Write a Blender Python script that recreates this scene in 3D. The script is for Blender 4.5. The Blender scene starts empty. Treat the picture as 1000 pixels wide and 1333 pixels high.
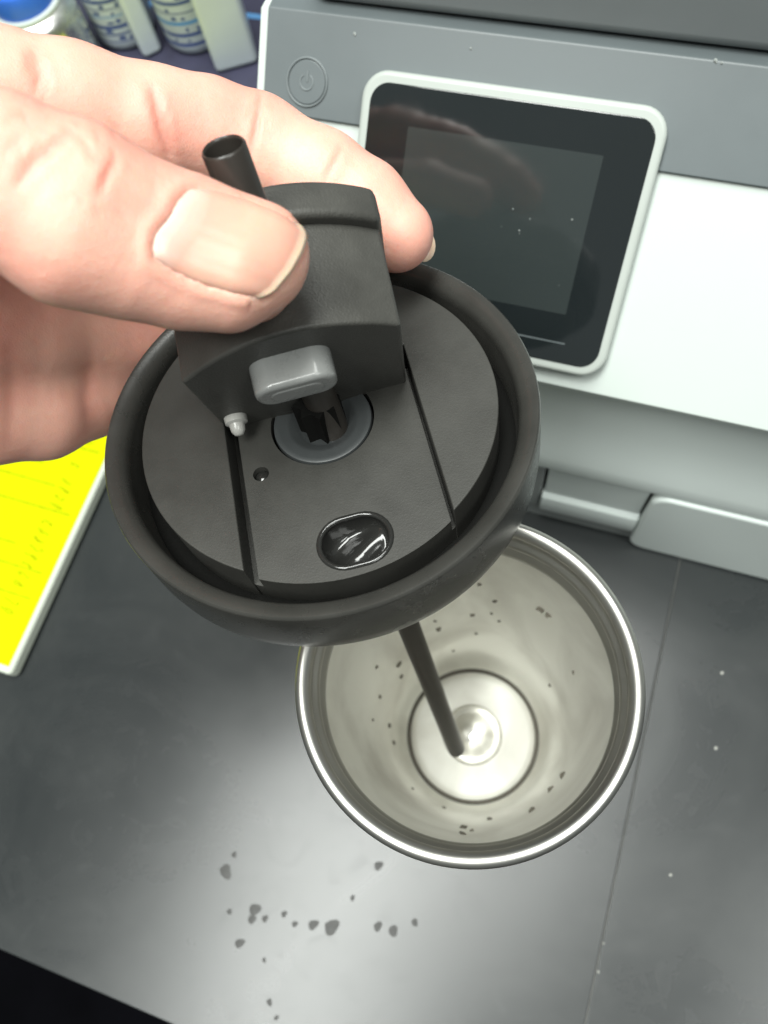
import bpy, bmesh, math, random
import numpy as np
from mathutils import Vector, Matrix, kdtree
random.seed(7); rng = np.random.default_rng(7)
scene = bpy.context.scene
COL = scene.collection

# ------------------------------------------------------------------ camera
FPX = 1000.0; CX, CY = 500.0, 666.5            # the photograph's focal length and centre in its pixels
nrm = lambda v: np.asarray(v, float) / np.linalg.norm(v)
DOWN = nrm([.116, .342, .932])                 # gravity seen by the camera (x right, y down, z forward)
ZA = -DOWN
XA = np.array([.943, .2416, -.227]); XA = nrm(XA - (XA @ DOWN) * DOWN)
YA = np.cross(ZA, XA)
M3 = np.stack([XA, YA, ZA])
ORG = np.array([.0431, .1084, .365]) + DOWN * .012   # table point under the tumbler
c2w = lambda p: (np.asarray(p, float) - ORG) @ M3.T
CAM = c2w([0, 0, 0])
def ray(px): return M3 @ np.array([(px[0] - CX) / FPX, (px[1] - CY) / FPX, 1.0])
def cpt(px, py, z): return np.array([(px - CX) / FPX * z, (py - CY) / FPX * z, z])
def at_z(px, z):
    d = ray(px); return CAM + d * (z - CAM[2]) / d[2]

cd = bpy.data.cameras.new('camera'); cam = bpy.data.objects.new('camera', cd); COL.objects.link(cam)
R = Matrix([list(M3 @ v) for v in (np.array([1., 0, 0]), np.array([0, -1., 0]), np.array([0, 0, -1.]))]).transposed()
cam.matrix_world = Matrix.Translation(Vector(CAM)) @ R.to_4x4()
cd.sensor_fit = 'HORIZONTAL'; cd.sensor_width = 36; cd.lens = 36 * FPX / 1000
cd.clip_start = .01; cd.clip_end = 50
cd.dof.use_dof = True; cd.dof.focus_distance = .165; cd.dof.aperture_fstop = 26
scene.camera = cam

# ------------------------------------------------------------------ light: two ceiling troffers of the room, an added overhead fill lamp, dim room around
w = bpy.data.worlds.new('World'); scene.world = w; w.use_nodes = True
bg = w.node_tree.nodes['Background']; bg.inputs[0].default_value = (.92, 1, .98, 1); bg.inputs[1].default_value = .21
def troffer_or_fill(name, loc, sx, sy, power, rot=(0, 0, 0)):
    l = bpy.data.lights.new(name, 'AREA'); l.shape = 'RECTANGLE'; l.size = sx; l.size_y = sy; l.energy = power
    l.color = (.97, 1, .955)
    o = bpy.data.objects.new(name, l); COL.objects.link(o); o.location = loc; o.rotation_euler = rot
    return o
troffer_or_fill('ceiling_or_fill_light', (-.36, -.62, 2.2), .6, 1.2, 60)
troffer_or_fill('ceiling_or_fill_light', (1.25, -.55, 2.2), .6, 1.2, 32)
troffer_or_fill('ceiling_or_fill_light', (-.05, .32, 2.2), .6, 1.2, 52)  # added fill lamp overhead, brightens the upward faces
vs = scene.view_settings
vs.view_transform = 'Standard'; vs.look = 'None'; vs.gamma = 1; vs.use_curve_mapping = False
vs.exposure = -.1

# ------------------------------------------------------------------ helpers
def tag(o, label=None, cat=None, group=None, kind=None):
    if label: o['label'] = label
    if cat: o['category'] = cat
    if group: o['group'] = group
    if kind: o['kind'] = kind
    return o
def link(o, parent=None):
    COL.objects.link(o)
    if parent: o.parent = parent
    return o
def empty(name, loc=(0, 0, 0), mat=None):
    o = bpy.data.objects.new(name, None); COL.objects.link(o); o.empty_display_size = .02
    if mat is not None: o.matrix_world = mat
    else: o.location = loc
    return o
def mesh(name, verts, faces, mat, parent=None, smooth=True, sharp=40, bevel=0, seg=2, sub=0):
    me = bpy.data.meshes.new(name)
    me.from_pydata([tuple(map(float, v)) for v in verts], [], [tuple(map(int, q)) for q in faces])
    return finish(name, me, mat, parent, smooth, sharp, bevel, seg, sub)
def finish(name, me, mat, parent=None, smooth=True, sharp=40, bevel=0, seg=2, sub=0):
    bm = bmesh.new(); bm.from_mesh(me); bmesh.ops.recalc_face_normals(bm, faces=bm.faces); bm.to_mesh(me); bm.free()
    if smooth:
        me.shade_smooth()
        if sharp and not bevel: me.set_sharp_from_angle(angle=math.radians(sharp))
    o = bpy.data.objects.new(name, me); link(o, parent)
    if mat: me.materials.append(mat)
    if bevel:
        b = o.modifiers.new('bevel', 'BEVEL'); b.width = bevel; b.segments = seg; b.limit_method = 'ANGLE'; b.angle_limit = math.radians(30)
        b.harden_normals = True
    if sub:
        s = o.modifiers.new('sub', 'SUBSURF'); s.levels = sub; s.render_levels = sub
    return o
def lathe(name, prof, mat, parent=None, seg=96, sharp=35, closed=False):
    n = len(prof); V = []; F = []
    for i in range(seg):
        a = 2 * math.pi * i / seg; ca, sa = math.cos(a), math.sin(a)
        for r, z in prof: V.append((r * ca, r * sa, z))
    for i in range(seg):
        j = (i + 1) % seg
        for k in range(n if closed else n - 1):
            l = (k + 1) % n
            F.append((i * n + k, j * n + k, j * n + l, i * n + l))
    me = bpy.data.meshes.new(name); me.from_pydata(V, [], F)
    bm = bmesh.new(); bm.from_mesh(me); bmesh.ops.remove_doubles(bm, verts=bm.verts, dist=1e-6); bmesh.ops.dissolve_degenerate(bm, edges=bm.edges, dist=1e-7); bm.to_mesh(me); bm.free()
    return finish(name, me, mat, parent, True, sharp)
def prism(name, loops, z0, z1, mat, parent=None, bevel=0, seg=2, xf=None, sharp=40):
    """flat outline (first loop) with holes, extruded from z0 to z1"""
    bm = bmesh.new(); es = []
    for L in loops:
        vv = [bm.verts.new((p[0], p[1], z1)) for p in L]
        es += [bm.edges.new((vv[i], vv[(i + 1) % len(vv)])) for i in range(len(vv))]
    if len(loops) == 1: fs = [bm.faces.new(vv)]
    else: fs = [g for g in bmesh.ops.triangle_fill(bm, use_beauty=True, use_dissolve=False, edges=es)['geom'] if isinstance(g, bmesh.types.BMFace)]
    ext = bmesh.ops.extrude_face_region(bm, geom=fs)
    top = [v for v in ext['geom'] if isinstance(v, bmesh.types.BMVert)]
    for v in top: v.co.z = z0
    if len(loops) > 1: pass
    if xf is not None: bm.transform(xf)
    me = bpy.data.meshes.new(name); bm.to_mesh(me); bm.free()
    return finish(name, me, mat, parent, True, sharp, bevel, seg)
def box(name, x0, x1, y0, y1, z0, z1, mat, parent=None, bevel=0, seg=2, xf=None):
    return prism(name, [[(x0, y0), (x1, y0), (x1, y1), (x0, y1)]], z0, z1, mat, parent, bevel, seg, xf)
def rrect(x0, x1, y0, y1, r, n=6):
    P = []
    for cx, cy, a0 in ((x1 - r, y1 - r, 0), (x0 + r, y1 - r, 90), (x0 + r, y0 + r, 180), (x1 - r, y0 + r, 270)):
        for i in range(n + 1):
            a = math.radians(a0 + 90 * i / n); P.append((cx + r * math.cos(a), cy + r * math.sin(a)))
    return P
def circ(cx, cy, r, n=40, a0=0, a1=360):
    full = a1 - a0 >= 360
    return [(cx + r * math.cos(math.radians(a0 + (a1 - a0) * i / (n if full else n - 1))), cy + r * math.sin(math.radians(a0 + (a1 - a0) * i / (n if full else n - 1)))) for i in range(n)]
def extrude_x(name, prof, x0, x1, mat, parent=None, bevel=0, seg=2, sharp=30):
    """(y,z) outline swept along x"""
    n = len(prof)
    V = [(x0, y, z) for y, z in prof] + [(x1, y, z) for y, z in prof]
    F = [(i, (i + 1) % n, n + (i + 1) % n, n + i) for i in range(n)] + [tuple(range(n)), tuple(range(n, 2 * n))]
    return mesh(name, V, F, mat, parent, True, sharp, bevel, seg)
def tube(name, pts, rad, mat, parent=None, seg=16, closed=False, caps=True):
    pts = [np.asarray(p, float) for p in pts]; n = len(pts); V = []; F = []
    rads = rad if hasattr(rad, '__len__') else [rad] * n
    ref = None
    for i, p in enumerate(pts):
        a = pts[(i - 1) % n] if (closed or i > 0) else p; b = pts[(i + 1) % n] if (closed or i < n - 1) else p
        t = nrm(b - a)
        if ref is None: ref = nrm(np.cross(t, [0.31, .2, .93] if abs(t[2]) < .9 else [1, 0, 0]))
        u = nrm(ref - t * (ref @ t)); ref = u; v = np.cross(t, u)
        for k in range(seg):
            q = 2 * math.pi * k / seg; V.append(p + rads[i] * (math.cos(q) * u + math.sin(q) * v))
    for i in range(n if closed else n - 1):
        j = (i + 1) % n
        for k in range(seg):
            l = (k + 1) % seg; F.append((i * seg + k, i * seg + l, j * seg + l, j * seg + k))
    if not closed and caps: F += [tuple(range(seg)), tuple(range((n - 1) * seg, n * seg))]
    return mesh(name, V, F, mat, parent, True, 50)

# ------------------------------------------------------------------ materials
def material(name, color, rough=.5, metal=0, spec=.5, var=0, vscale=40, bump=0, bscale=400, rvar=0, coat=0, sss=0, dist=.0004, color2=None, detail=6):
    m = bpy.data.materials.new(name); m.use_nodes = True; nt = m.node_tree; N = nt.nodes; L = nt.links
    b = N['Principled BSDF']; b.inputs['Base Color'].default_value = (*color, 1); b.inputs['Roughness'].default_value = rough
    b.inputs['Metallic'].default_value = metal; b.inputs['Specular IOR Level'].default_value = spec; b.inputs['Coat Weight'].default_value = coat
    tc = N.new('ShaderNodeTexCoord')
    if var or rvar or color2:
        nz = N.new('ShaderNodeTexNoise'); nz.inputs['Scale'].default_value = vscale; nz.inputs['Detail'].default_value = detail; nz.inputs['Roughness'].default_value = .6
        L.new(tc.outputs['Object'], nz.inputs['Vector'])
        if var or color2:
            r = N.new('ShaderNodeValToRGB'); r.color_ramp.elements[0].position = .3; r.color_ramp.elements[1].position = .7
            c1 = color2 or tuple(max(0, c * (1 - var)) for c in color); c3 = color if color2 else tuple(min(1, c * (1 + var)) for c in color)
            r.color_ramp.elements[0].color = (*c1, 1); r.color_ramp.elements[1].color = (*c3, 1)
            L.new(nz.outputs['Fac'], r.inputs[0]); L.new(r.outputs[0], b.inputs['Base Color'])
        if rvar:
            mr = N.new('ShaderNodeMapRange'); mr.inputs[1].default_value = .3; mr.inputs[2].default_value = .7
            mr.inputs[3].default_value = max(0, rough - rvar); mr.inputs[4].default_value = rough + rvar
            L.new(nz.outputs['Fac'], mr.inputs[0]); L.new(mr.outputs[0], b.inputs['Roughness'])
    if bump:
        n2 = N.new('ShaderNodeTexNoise'); n2.inputs['Scale'].default_value = bscale; n2.inputs['Detail'].default_value = 3
        L.new(tc.outputs['Object'], n2.inputs['Vector'])
        bp = N.new('ShaderNodeBump'); bp.inputs['Strength'].default_value = bump; bp.inputs['Distance'].default_value = dist
        L.new(n2.outputs['Fac'], bp.inputs['Height']); L.new(bp.outputs[0], b.inputs['Normal'])
    if sss:
        b.inputs['Subsurface Weight'].default_value = sss; b.inputs['Subsurface Radius'].default_value = (1, .35, .2); b.inputs['Subsurface Scale'].default_value = .004
    return m
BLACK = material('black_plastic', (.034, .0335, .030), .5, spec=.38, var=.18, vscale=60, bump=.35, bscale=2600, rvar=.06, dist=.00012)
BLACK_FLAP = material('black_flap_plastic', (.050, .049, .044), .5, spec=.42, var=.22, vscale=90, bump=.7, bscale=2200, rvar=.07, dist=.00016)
BLACK_GLOSS = material('black_gloss', (.016, .016, .015), .13, spec=.6)
BLACK_STRAW = material('black_straw', (.024, .021, .018), .32, var=.15, vscale=80)
BLACK_RIM = material('black_rim_plastic', (.032, .0315, .0285), .27, var=.18, vscale=60, bump=.25, bscale=2600, rvar=.05, dist=.0001)
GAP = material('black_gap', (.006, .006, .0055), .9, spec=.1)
SILICONE = material('grey_silicone', (.19, .195, .19), .28, var=.1, vscale=120, coat=.2, rvar=.08)
SILICONE_DK = material('dark_grey_silicone', (.045, .049, .05), .42, var=.12, vscale=120)
SILICONE_LT = material('light_grey_silicone', (.36, .355, .335), .25, var=.1, vscale=200)
PWHITE = material('printer_white', (.47, .515, .49), .42, var=.015, vscale=14, bump=.15, bscale=3000, dist=.00006)
PGREY = material('printer_light_grey', (.60, .655, .635), .45, var=.03, vscale=14, bump=.15, bscale=3000, dist=.00006)
PMID = material('printer_mid_grey', (.26, .28, .275), .48, var=.03, vscale=14)
PDARK = material('printer_slate', (.098, .115, .12), .42, var=.06, vscale=22, bump=.2, bscale=3000, rvar=.06, dist=.00006)
PICON = material('button_grey', (.15, .17, .175), .45)
PSLATE = material('scanner_lid_slate', (.21, .23, .235), .5, var=.05, vscale=20, bump=.2, bscale=2500, dist=.00006)
FRAME = material('screen_frame_grey', (.36, .39, .365), .4, var=.03, vscale=30)
GLASS = material('screen_glass', (.010, .013, .014), .06, spec=1, rvar=.03, vscale=25)
LCD = material('unlit_display', (.024, .030, .030), .09, spec=1, rvar=.03, vscale=25)
NAVY = material('navy_mat', (.03, .03, .06), .7, var=.2, vscale=60)
BLUE = material('blue_plastic', (.03, .12, .5), .3, var=.1)
STRIPE = material('blue_stripe', (.09, .25, .50), .5, var=.1)
CANW = material('can_white', (.50, .555, .585), .3, var=.04, vscale=30)
ALU = material('aluminium', (.78, .78, .76), .3, metal=1, rvar=.1)
INK = material('navy_ink', (.05, .08, .22), .4, var=.2, vscale=100)
PAPERW = material('white_board', (.56, .60, .52), .7, var=.03, vscale=40)
FLOORM = material('dark_floor', (.002, .002, .003), .95, spec=.05, var=.4, vscale=6, bump=.3, bscale=60)
COFFEE = material('dark_splash', (.04, .04, .038), .5, spec=.34, var=.3, vscale=200)
CRUMB = material('white_crumb', (.36, .36, .33), .6)
RESIDUE = material('dark_residue', (.17, .155, .125), .5, var=.4, vscale=300)
SEAM = material('seam_filler', (.055, .056, .052), .55, var=.35, vscale=80)

def table_mat():
    m = material('black_table', (.026, .028, .027), .3, spec=.5, bump=.06, bscale=1500, dist=.00005)
    nt = m.node_tree; N = nt.nodes; L = nt.links; b = N['Principled BSDF']; tc = [n for n in N if n.type == 'TEX_COORD'][0]
    n1 = N.new('ShaderNodeTexNoise'); n1.inputs['Scale'].default_value = 9; n1.inputs['Detail'].default_value = 8; n1.inputs['Roughness'].default_value = .62; n1.inputs['Distortion'].default_value = .8
    L.new(tc.outputs['Object'], n1.inputs['Vector'])
    r = N.new('ShaderNodeValToRGB'); r.color_ramp.elements[0].position = .3; r.color_ramp.elements[1].position = .75
    r.color_ramp.elements[0].color = (.014, .017, .018, 1); r.color_ramp.elements[1].color = (.026, .029, .029, 1)
    L.new(n1.outputs['Fac'], r.inputs[0]); L.new(r.outputs[0], b.inputs['Base Color'])
    mr = N.new('ShaderNodeMapRange'); mr.inputs[1].default_value = .3; mr.inputs[2].default_value = .7; mr.inputs[3].default_value = .255; mr.inputs[4].default_value = .315
    L.new(n1.outputs['Fac'], mr.inputs[0])
    # thin wiped streaks: rougher where dried
    n2 = N.new('ShaderNodeTexNoise'); n2.inputs['Scale'].default_value = 45; n2.inputs['Detail'].default_value = 5; n2.inputs['Distortion'].default_value = 2.5
    L.new(tc.outputs['Object'], n2.inputs['Vector'])
    mm = N.new('ShaderNodeMapRange'); mm.inputs[1].default_value = .56; mm.inputs[2].default_value = .72; mm.inputs[3].default_value = 0; mm.inputs[4].default_value = .022
    L.new(n2.outputs['Fac'], mm.inputs[0])
    ad = N.new('ShaderNodeMath'); ad.operation = 'ADD'; L.new(mr.outputs[0], ad.inputs[0]); L.new(mm.outputs[0], ad.inputs[1]); L.new(ad.outputs[0], b.inputs['Roughness'])
    return m
TABLE = table_mat()

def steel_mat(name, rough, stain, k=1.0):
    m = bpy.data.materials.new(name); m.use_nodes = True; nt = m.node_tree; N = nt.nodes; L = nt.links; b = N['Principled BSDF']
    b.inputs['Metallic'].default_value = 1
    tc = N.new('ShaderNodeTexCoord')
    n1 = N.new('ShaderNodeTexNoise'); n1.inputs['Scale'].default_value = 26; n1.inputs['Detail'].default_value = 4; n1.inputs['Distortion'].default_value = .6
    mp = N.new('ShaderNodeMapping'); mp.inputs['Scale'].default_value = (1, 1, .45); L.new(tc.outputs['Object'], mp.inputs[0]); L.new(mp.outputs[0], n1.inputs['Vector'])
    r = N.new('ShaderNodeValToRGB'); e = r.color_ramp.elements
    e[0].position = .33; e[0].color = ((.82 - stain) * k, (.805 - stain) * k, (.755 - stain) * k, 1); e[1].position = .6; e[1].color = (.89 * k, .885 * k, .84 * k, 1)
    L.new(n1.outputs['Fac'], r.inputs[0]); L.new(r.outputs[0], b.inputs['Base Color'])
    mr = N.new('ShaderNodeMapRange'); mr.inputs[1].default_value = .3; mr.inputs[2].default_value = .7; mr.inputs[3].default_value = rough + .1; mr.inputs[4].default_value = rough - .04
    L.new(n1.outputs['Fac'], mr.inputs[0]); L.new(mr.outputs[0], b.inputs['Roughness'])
    # fine circular brushing
    n2 = N.new('ShaderNodeTexNoise'); n2.inputs['Scale'].default_value = 1; n2.inputs['Detail'].default_value = 3
    m2 = N.new('ShaderNodeMapping'); m2.inputs['Scale'].default_value = (30, 30, 2500); L.new(tc.outputs['Object'], m2.inputs[0]); L.new(m2.outputs[0], n2.inputs['Vector'])
    bp = N.new('ShaderNodeBump'); bp.inputs['Strength'].default_value = .0; bp.inputs['Distance'].default_value = .00001
    L.new(n2.outputs['Fac'], bp.inputs['Height']); L.new(bp.outputs[0], b.inputs['Normal'])
    return m
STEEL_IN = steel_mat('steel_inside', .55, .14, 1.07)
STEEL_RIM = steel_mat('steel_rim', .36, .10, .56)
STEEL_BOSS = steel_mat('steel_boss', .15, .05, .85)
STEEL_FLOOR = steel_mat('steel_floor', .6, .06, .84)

def yellow_mat():
    m = material('yellow_paper', (.5, .53, .0), .8, spec=.08)
    nt = m.node_tree; N = nt.nodes; L = nt.links; b = N['Principled BSDF']; tc = [n for n in N if n.type == 'TEX_COORD'][0]
    sp = N.new('ShaderNodeSeparateXYZ'); L.new(tc.outputs['Object'], sp.inputs[0])
    nz = N.new('ShaderNodeTexNoise'); nz.inputs['Scale'].default_value = 30; nz.inputs['Detail'].default_value = 2; L.new(tc.outputs['Object'], nz.inputs['Vector'])
    r = N.new('ShaderNodeValToRGB'); r.color_ramp.elements[0].color = (.46, .50, .0, 1); r.color_ramp.elements[1].color = (.52, .55, .0, 1)
    L.new(nz.outputs['Fac'], r.inputs[0]); L.new(r.outputs[0], b.inputs['Base Color'])
    return m
YELLOW = yellow_mat()
PRINT = material('pale_print', (.34, .385, .0), .8, spec=.08, var=.25, vscale=300)

# ------------------------------------------------------------------ setting: table and floor
def slab(name, x0, x1, mat):
    o = box(name, x0, x1, -.16, .75, -.03, 0, mat, None, bevel=.0005, seg=2); tag(o, kind='structure'); return o
slab('table', -.9, .0760, TABLE)
slab('table', .0766, .9, TABLE)
s = box('table_joint', .0760, .0766, -.158, .748, -.028, -.0002, SEAM); tag(s, kind='structure')
f = mesh('floor', [(-3, -3, -.75), (3, -3, -.75), (3, 3, -.75), (-3, 3, -.75)], [(0, 1, 2, 3)], FLOORM); tag(f, kind='structure')

# ------------------------------------------------------------------ tumbler
HT = .205
TD = M3 @ np.array([-.0011, -.0026, 0]); TD[2] = 0     # where the tumbler stands
tum = empty('tumbler', tuple(TD)); tag(tum, 'open stainless steel tumbler standing on the black table under the lid', 'tumbler')
mm = lambda P: [(r / 1000, z / 1000) for r, z in P]
T = HT * 1000
outer = [(0, 0), (33, 0), (34, .6), (34.6, 2), (36, 60), (40, 150), (41.6, 188), (41.9, 197), (42.3, 200), (42.5, 202.8), (42.4, 203.5), (42.05, 204.1), (41.5, 204.6), (40.9, 204.85), (40.3, 204.8), (39.7, 204.5), (39.2, 204.05), (38.8, 203.3), (38.7, 202.6)]
lathe('outer_shell', mm(outer), STEEL_RIM, tum, 128, 30)
rim = [(38.7, 202.6), (38.75, 201.5), (39.3, 200.6), (39.7, 199.4), (39.7, 197.6), (39.2, 196.6), (38.5, 195.9), (38.0, 194.9), (38.0, 193.8), (38.5, 192.9), (39.3, 192.2), (39.5, 190.6), (39.2, 189.4), (38.3, 188.4), (37.9, 187.2), (37.9, 185.9), (38.3, 184.4), (38.9, 182.5)]
lathe('rim', mm(rim), STEEL_RIM, tum, 128, 60)
inner = [(38.9, 182.5), (38.8, 175), (37.6, 130), (36.3, 80), (35.2, 48), (34.7, 30), (34.2, 20), (33.2, 15.5), (31.9, 13.2), (31.2, 12.5)]
lathe('inner_wall', mm(inner), STEEL_IN, tum, 128, 60)
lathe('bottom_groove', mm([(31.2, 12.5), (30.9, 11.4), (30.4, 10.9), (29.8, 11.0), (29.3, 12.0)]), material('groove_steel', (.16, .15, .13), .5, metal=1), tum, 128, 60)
fl = [(29.3, 12.0), (28.7, 12.6), (26, 12.7), (16, 12.5), (14.5, 12.25), (14.1, 12.3)]
lathe('bottom', mm(fl), STEEL_FLOOR, tum, 128, 60)
lathe('bottom_boss', mm([(14.1, 12.3), (13.7, 12.9), (13.2, 13.3), (11.5, 13.2), (9.5, 13.7), (7, 14.8), (4, 15.6), (1.2, 15.9), (0, 15.9)]), STEEL_BOSS, tum, 96, 60)
# dried specks on the inside, each found by following the photograph's line of sight to the steel
ip = np.array(inner + [(29.3, 12), (0, 12)]) / 1000
def to_inner(px):
    d = ray(px); d = d / np.linalg.norm(d); t = (.19 - CAM[2]) / d[2]
    for _ in range(4000):
        p = CAM + d * t; rr = math.hypot(p[0] - TD[0], p[1] - TD[1])
        lim = np.interp(p[2], ip[::-1, 1], ip[::-1, 0])
        if rr > lim - .0001 or p[2] < .0122: return p
        t += .0001
    return p
specks = [(615, 800, 7), (645, 782, 5), (640, 798, 4), (650, 808, 4), (571, 818, 7), (566, 808, 4), (620, 824, 4), (590, 847, 4), (705, 793, 9), (714, 800, 6), (494, 907, 6), (506, 945, 6), (512, 967, 8), (485, 937, 4), (716, 892, 5), (747, 875, 4), (733, 1010, 8), (717, 1028, 8), (692, 1056, 7), (637, 1067, 6), (604, 1078, 7), (603, 1086, 6), (615, 1082, 4), (518, 865, 9), (522, 880, 6), (624, 760, 5), (537, 1027, 4), (578, 1052, 5), (490, 868, 4), (540, 790, 4), (560, 775, 5)]
V = []; F = []
for (px, py, s) in specks:
    p = to_inner((px, py)); p = p - TD; n = nrm([-p[0], -p[1], .02 if p[2] > .016 else 2])
    hz = nrm(np.cross([0, 0, 1], n)) if abs(n[2]) < .9 else np.array([1., 0, 0]); up = np.cross(n, hz)
    a = random.uniform(-.5, .5); base = len(V); k = 9; L_ = s * .00020; W_ = s * .00011 * (2.2 if p[2] > .016 else 1)
    for i in range(k):
        q = 2 * math.pi * i / k; rr = random.uniform(.55, 1.15)
        V.append(p + n * .00025 + rr * (L_ * math.cos(q) * (hz * math.cos(a) + up * math.sin(a)) + W_ * math.sin(q) * (up * math.cos(a) - hz * math.sin(a))))
    V.append(p + n * .0006)
    F += [(base + i, base + (i + 1) % k, base + k) for i in range(k)]
tag(mesh('dried_specks', V, F, RESIDUE, tum), kind='stuff')

# ------------------------------------------------------------------ lid (local axes: u right, v towards the drinking hole, w up)
Nn = nrm([-.14, -.48, -.866]); LR = .047; LC = cpt(411, 535, LR / .287)
bb = -(Nn[:2] @ np.array([.25, 1.])) / Nn[2]; Fv = nrm([.25, 1, bb]); Rr = np.cross(Fv, Nn); Rr = Rr if Rr[0] > 0 else -Rr
lu, lv, lw = M3 @ Rr, M3 @ Fv, M3 @ Nn
LM = Matrix([[lu[i], lv[i], lw[i], c2w(LC)[i]] for i in range(3)] + [[0, 0, 0, 1]])
# right-handedness: u x v must give w for clean rotation
FLIP = np.dot(np.cross(lu, lv), lw) < 0
if FLIP: LM = Matrix([[-lu[i], lv[i], lw[i], c2w(LC)[i]] for i in range(3)] + [[0, 0, 0, 1]])
SU = -1 if FLIP else 1
lid = empty('sipper_top', mat=LM); tag(lid, 'round black plastic tumbler lid with raised flap held above the steel tumbler', 'lid')
def LU(u): return SU * u
shell = [(38.2, -16.7), (38.8, -17.4), (39.4, -23), (38, -24), (36, -24), (36, -17.8), (0, -17.8), (0, -16.7)]
lathe('thread_collar', mm(shell), BLACK, lid, 96, 30)
rimp = [(38.0, -15.6), (41.6, -15.4), (42.2, -14), (42.6, -4), (42.9, -2.6), (43.5, -1.7), (44.5, -.95), (46.0, -.15), (46.6, -.1), (47.0, -.45), (47.15, -1.2), (47.3, -7), (47.4, -12), (47.2, -14.8), (46.9, -15.8), (46.3, -16.2), (45.2, -16.6), (42, -16.8), (40, -16.7), (38.0, -16.6)]
lathe('outer_rim', mm(rimp), BLACK_RIM, lid, 160, 45, closed=True)
lathe('groove_shade_ring', mm([(38.3, -12.5), (39.2, -12), (40.4, -11.8), (41.6, -12), (42.5, -12.5), (42.3, -15), (38.3, -15)]), GAP, lid, 128, 50, closed=True)  # added near-black ring, stands in for the shade deep in the groove
# raised plate with the channel cut out of it
CL, CR_, CB = -20.0, 22.0, -12.0
def plate_outline(r):
    P = []
    aR = math.degrees(math.atan2(math.sqrt(r * r - CR_ ** 2), CR_)); aL = math.degrees(math.atan2(math.sqrt(r * r - CL ** 2), CL))
    for i in range(91):
        a = math.radians(aL + (360 + aR - aL) * i / 90); P.append((r * math.cos(a), r * math.sin(a)))
    P += [(CR_, CB), (CL, CB)]
    return P
def uvs(P): return [(LU(a) / 1000, b / 1000) for a, b in P]
prism('top_plate', [uvs(plate_outline(38.6))], -.0168, -.0002, BLACK, lid, bevel=.0003, seg=2)
fl_out = [(-18.2, CB + .5)] + [(21.2, CB + .5)] + [(38.2 * math.cos(math.radians(a)), 38.2 * math.sin(math.radians(a))) for a in np.linspace(math.degrees(math.acos(21.2 / 38.2)), math.degrees(math.acos(-18.2 / 38.2)), 24)]
def stadium(cx, cy, L, W, n=14):
    P = []; h = (L - W) / 2; r = W / 2
    for i in range(n + 1):
        a = math.radians(-90 + 180 * i / n); P.append((cx + h + r * math.cos(a), cy + r * math.sin(a)))
    for i in range(n + 1):
        a = math.radians(90 + 180 * i / n); P.append((cx - h + r * math.cos(a), cy + r * math.sin(a)))
    return P
HC = (1.9, 30.6)
hole = stadium(*HC, 14.2, 10.6)
prism('channel_floor', [uvs(fl_out), uvs(hole[::-1]), uvs(circ(.6, -.3, 11.5, 48)), uvs(circ(-14.5, 9.4, 1.75, 20))], -.0168, -.004, BLACK, lid, sharp=40)
# drinking hole: rounded lip and a glossy wet well
tube('hole_lip', [(LU(a) / 1000, b / 1000, -.0041) for a, b in stadium(*HC, 14.6, 11.0)], .0006, BLACK_GLOSS, lid, 10, closed=True)
well = []
V = []
ringsP = [(-.0042, 1.0), (-.0055, .97), (-.0066, .93), (-.0074, .87), (-.0079, .78), (-.0081, .65), (-.0082, .5), (-.0082, .35), (-.0082, .2), (-.0082, .08)]
base = stadium(*HC, 14.2, 10.6); nb = len(base); nk = len(ringsP)
for k, (z, sc) in enumerate(ringsP):
    for i, (a, b) in enumerate(base):
        x, y = (a - HC[0]) * sc, (b - HC[1]) * sc
        V.append((LU(HC[0] + x) / 1000, (HC[1] + y) / 1000, z + min(k, 4) / 4 * .0014 * math.sin(x * .34 + y * .5 + .7)))
F = [(k * nb + i, k * nb + (i + 1) % nb, (k + 1) * nb + (i + 1) % nb, (k + 1) * nb + i) for k in range(nk - 1) for i in range(nb)] + [tuple((nk - 1) * nb + i for i in range(nb))]
mesh('drinking_hole', V, F, BLACK_GLOSS, lid, True, 0)
# vent hole with a wet bead in it
ve = lathe('vent_hole', mm([(0, -.5), (1.0, -.7), (1.7, -1.4), (1.9, -.4), (1.75, .1)]), BLACK_GLOSS, lid, 24, 60); ve.location = (LU(-14.5) / 1000, 9.4 / 1000, -.0042)
# round silicone gasket with a ribbed post in the middle
ga = lathe('gasket', mm([(0, -2.2), (4.9, -2.2), (5.6, -2.0), (6.3, -1.3), (6.9, -1.15), (7.3, -.75), (8.0, -.6), (9.6, -.35), (10.3, -.15), (10.8, -.35), (11.0, -1.2), (11.0, -4)]), SILICONE_DK, lid, 64, 40); ga.location = (LU(.6) / 1000, -.0003, -.0038)
st = []
for i in range(32):
    a = 2 * math.pi * i / 32; rr = (5.2 if i % 4 == 0 else 4.1 if i % 4 in (1, 3) else 3.6) / 1000; st.append((rr * math.cos(a), rr * math.sin(a)))
po = prism('ribbed_collar', [st], -.003, .0075, GAP, lid, sharp=25); po.location = (LU(.6) / 1000, -.0003, -.0045)
# shallow side gutter of the channel
prism('channel_gutter', [uvs([(-20.2, CB + .5), (-18.0, CB + .5), (-18.0, 33.6), (-20.2, 32.4)])], -.0168, -.0078, BLACK, lid)
prism('channel_gutter', [uvs([(21.0, CB + .5), (22.2, CB + .5), (22.2, 31.2), (21.0, 31.9)])], -.0168, -.0078, BLACK, lid)

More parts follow.
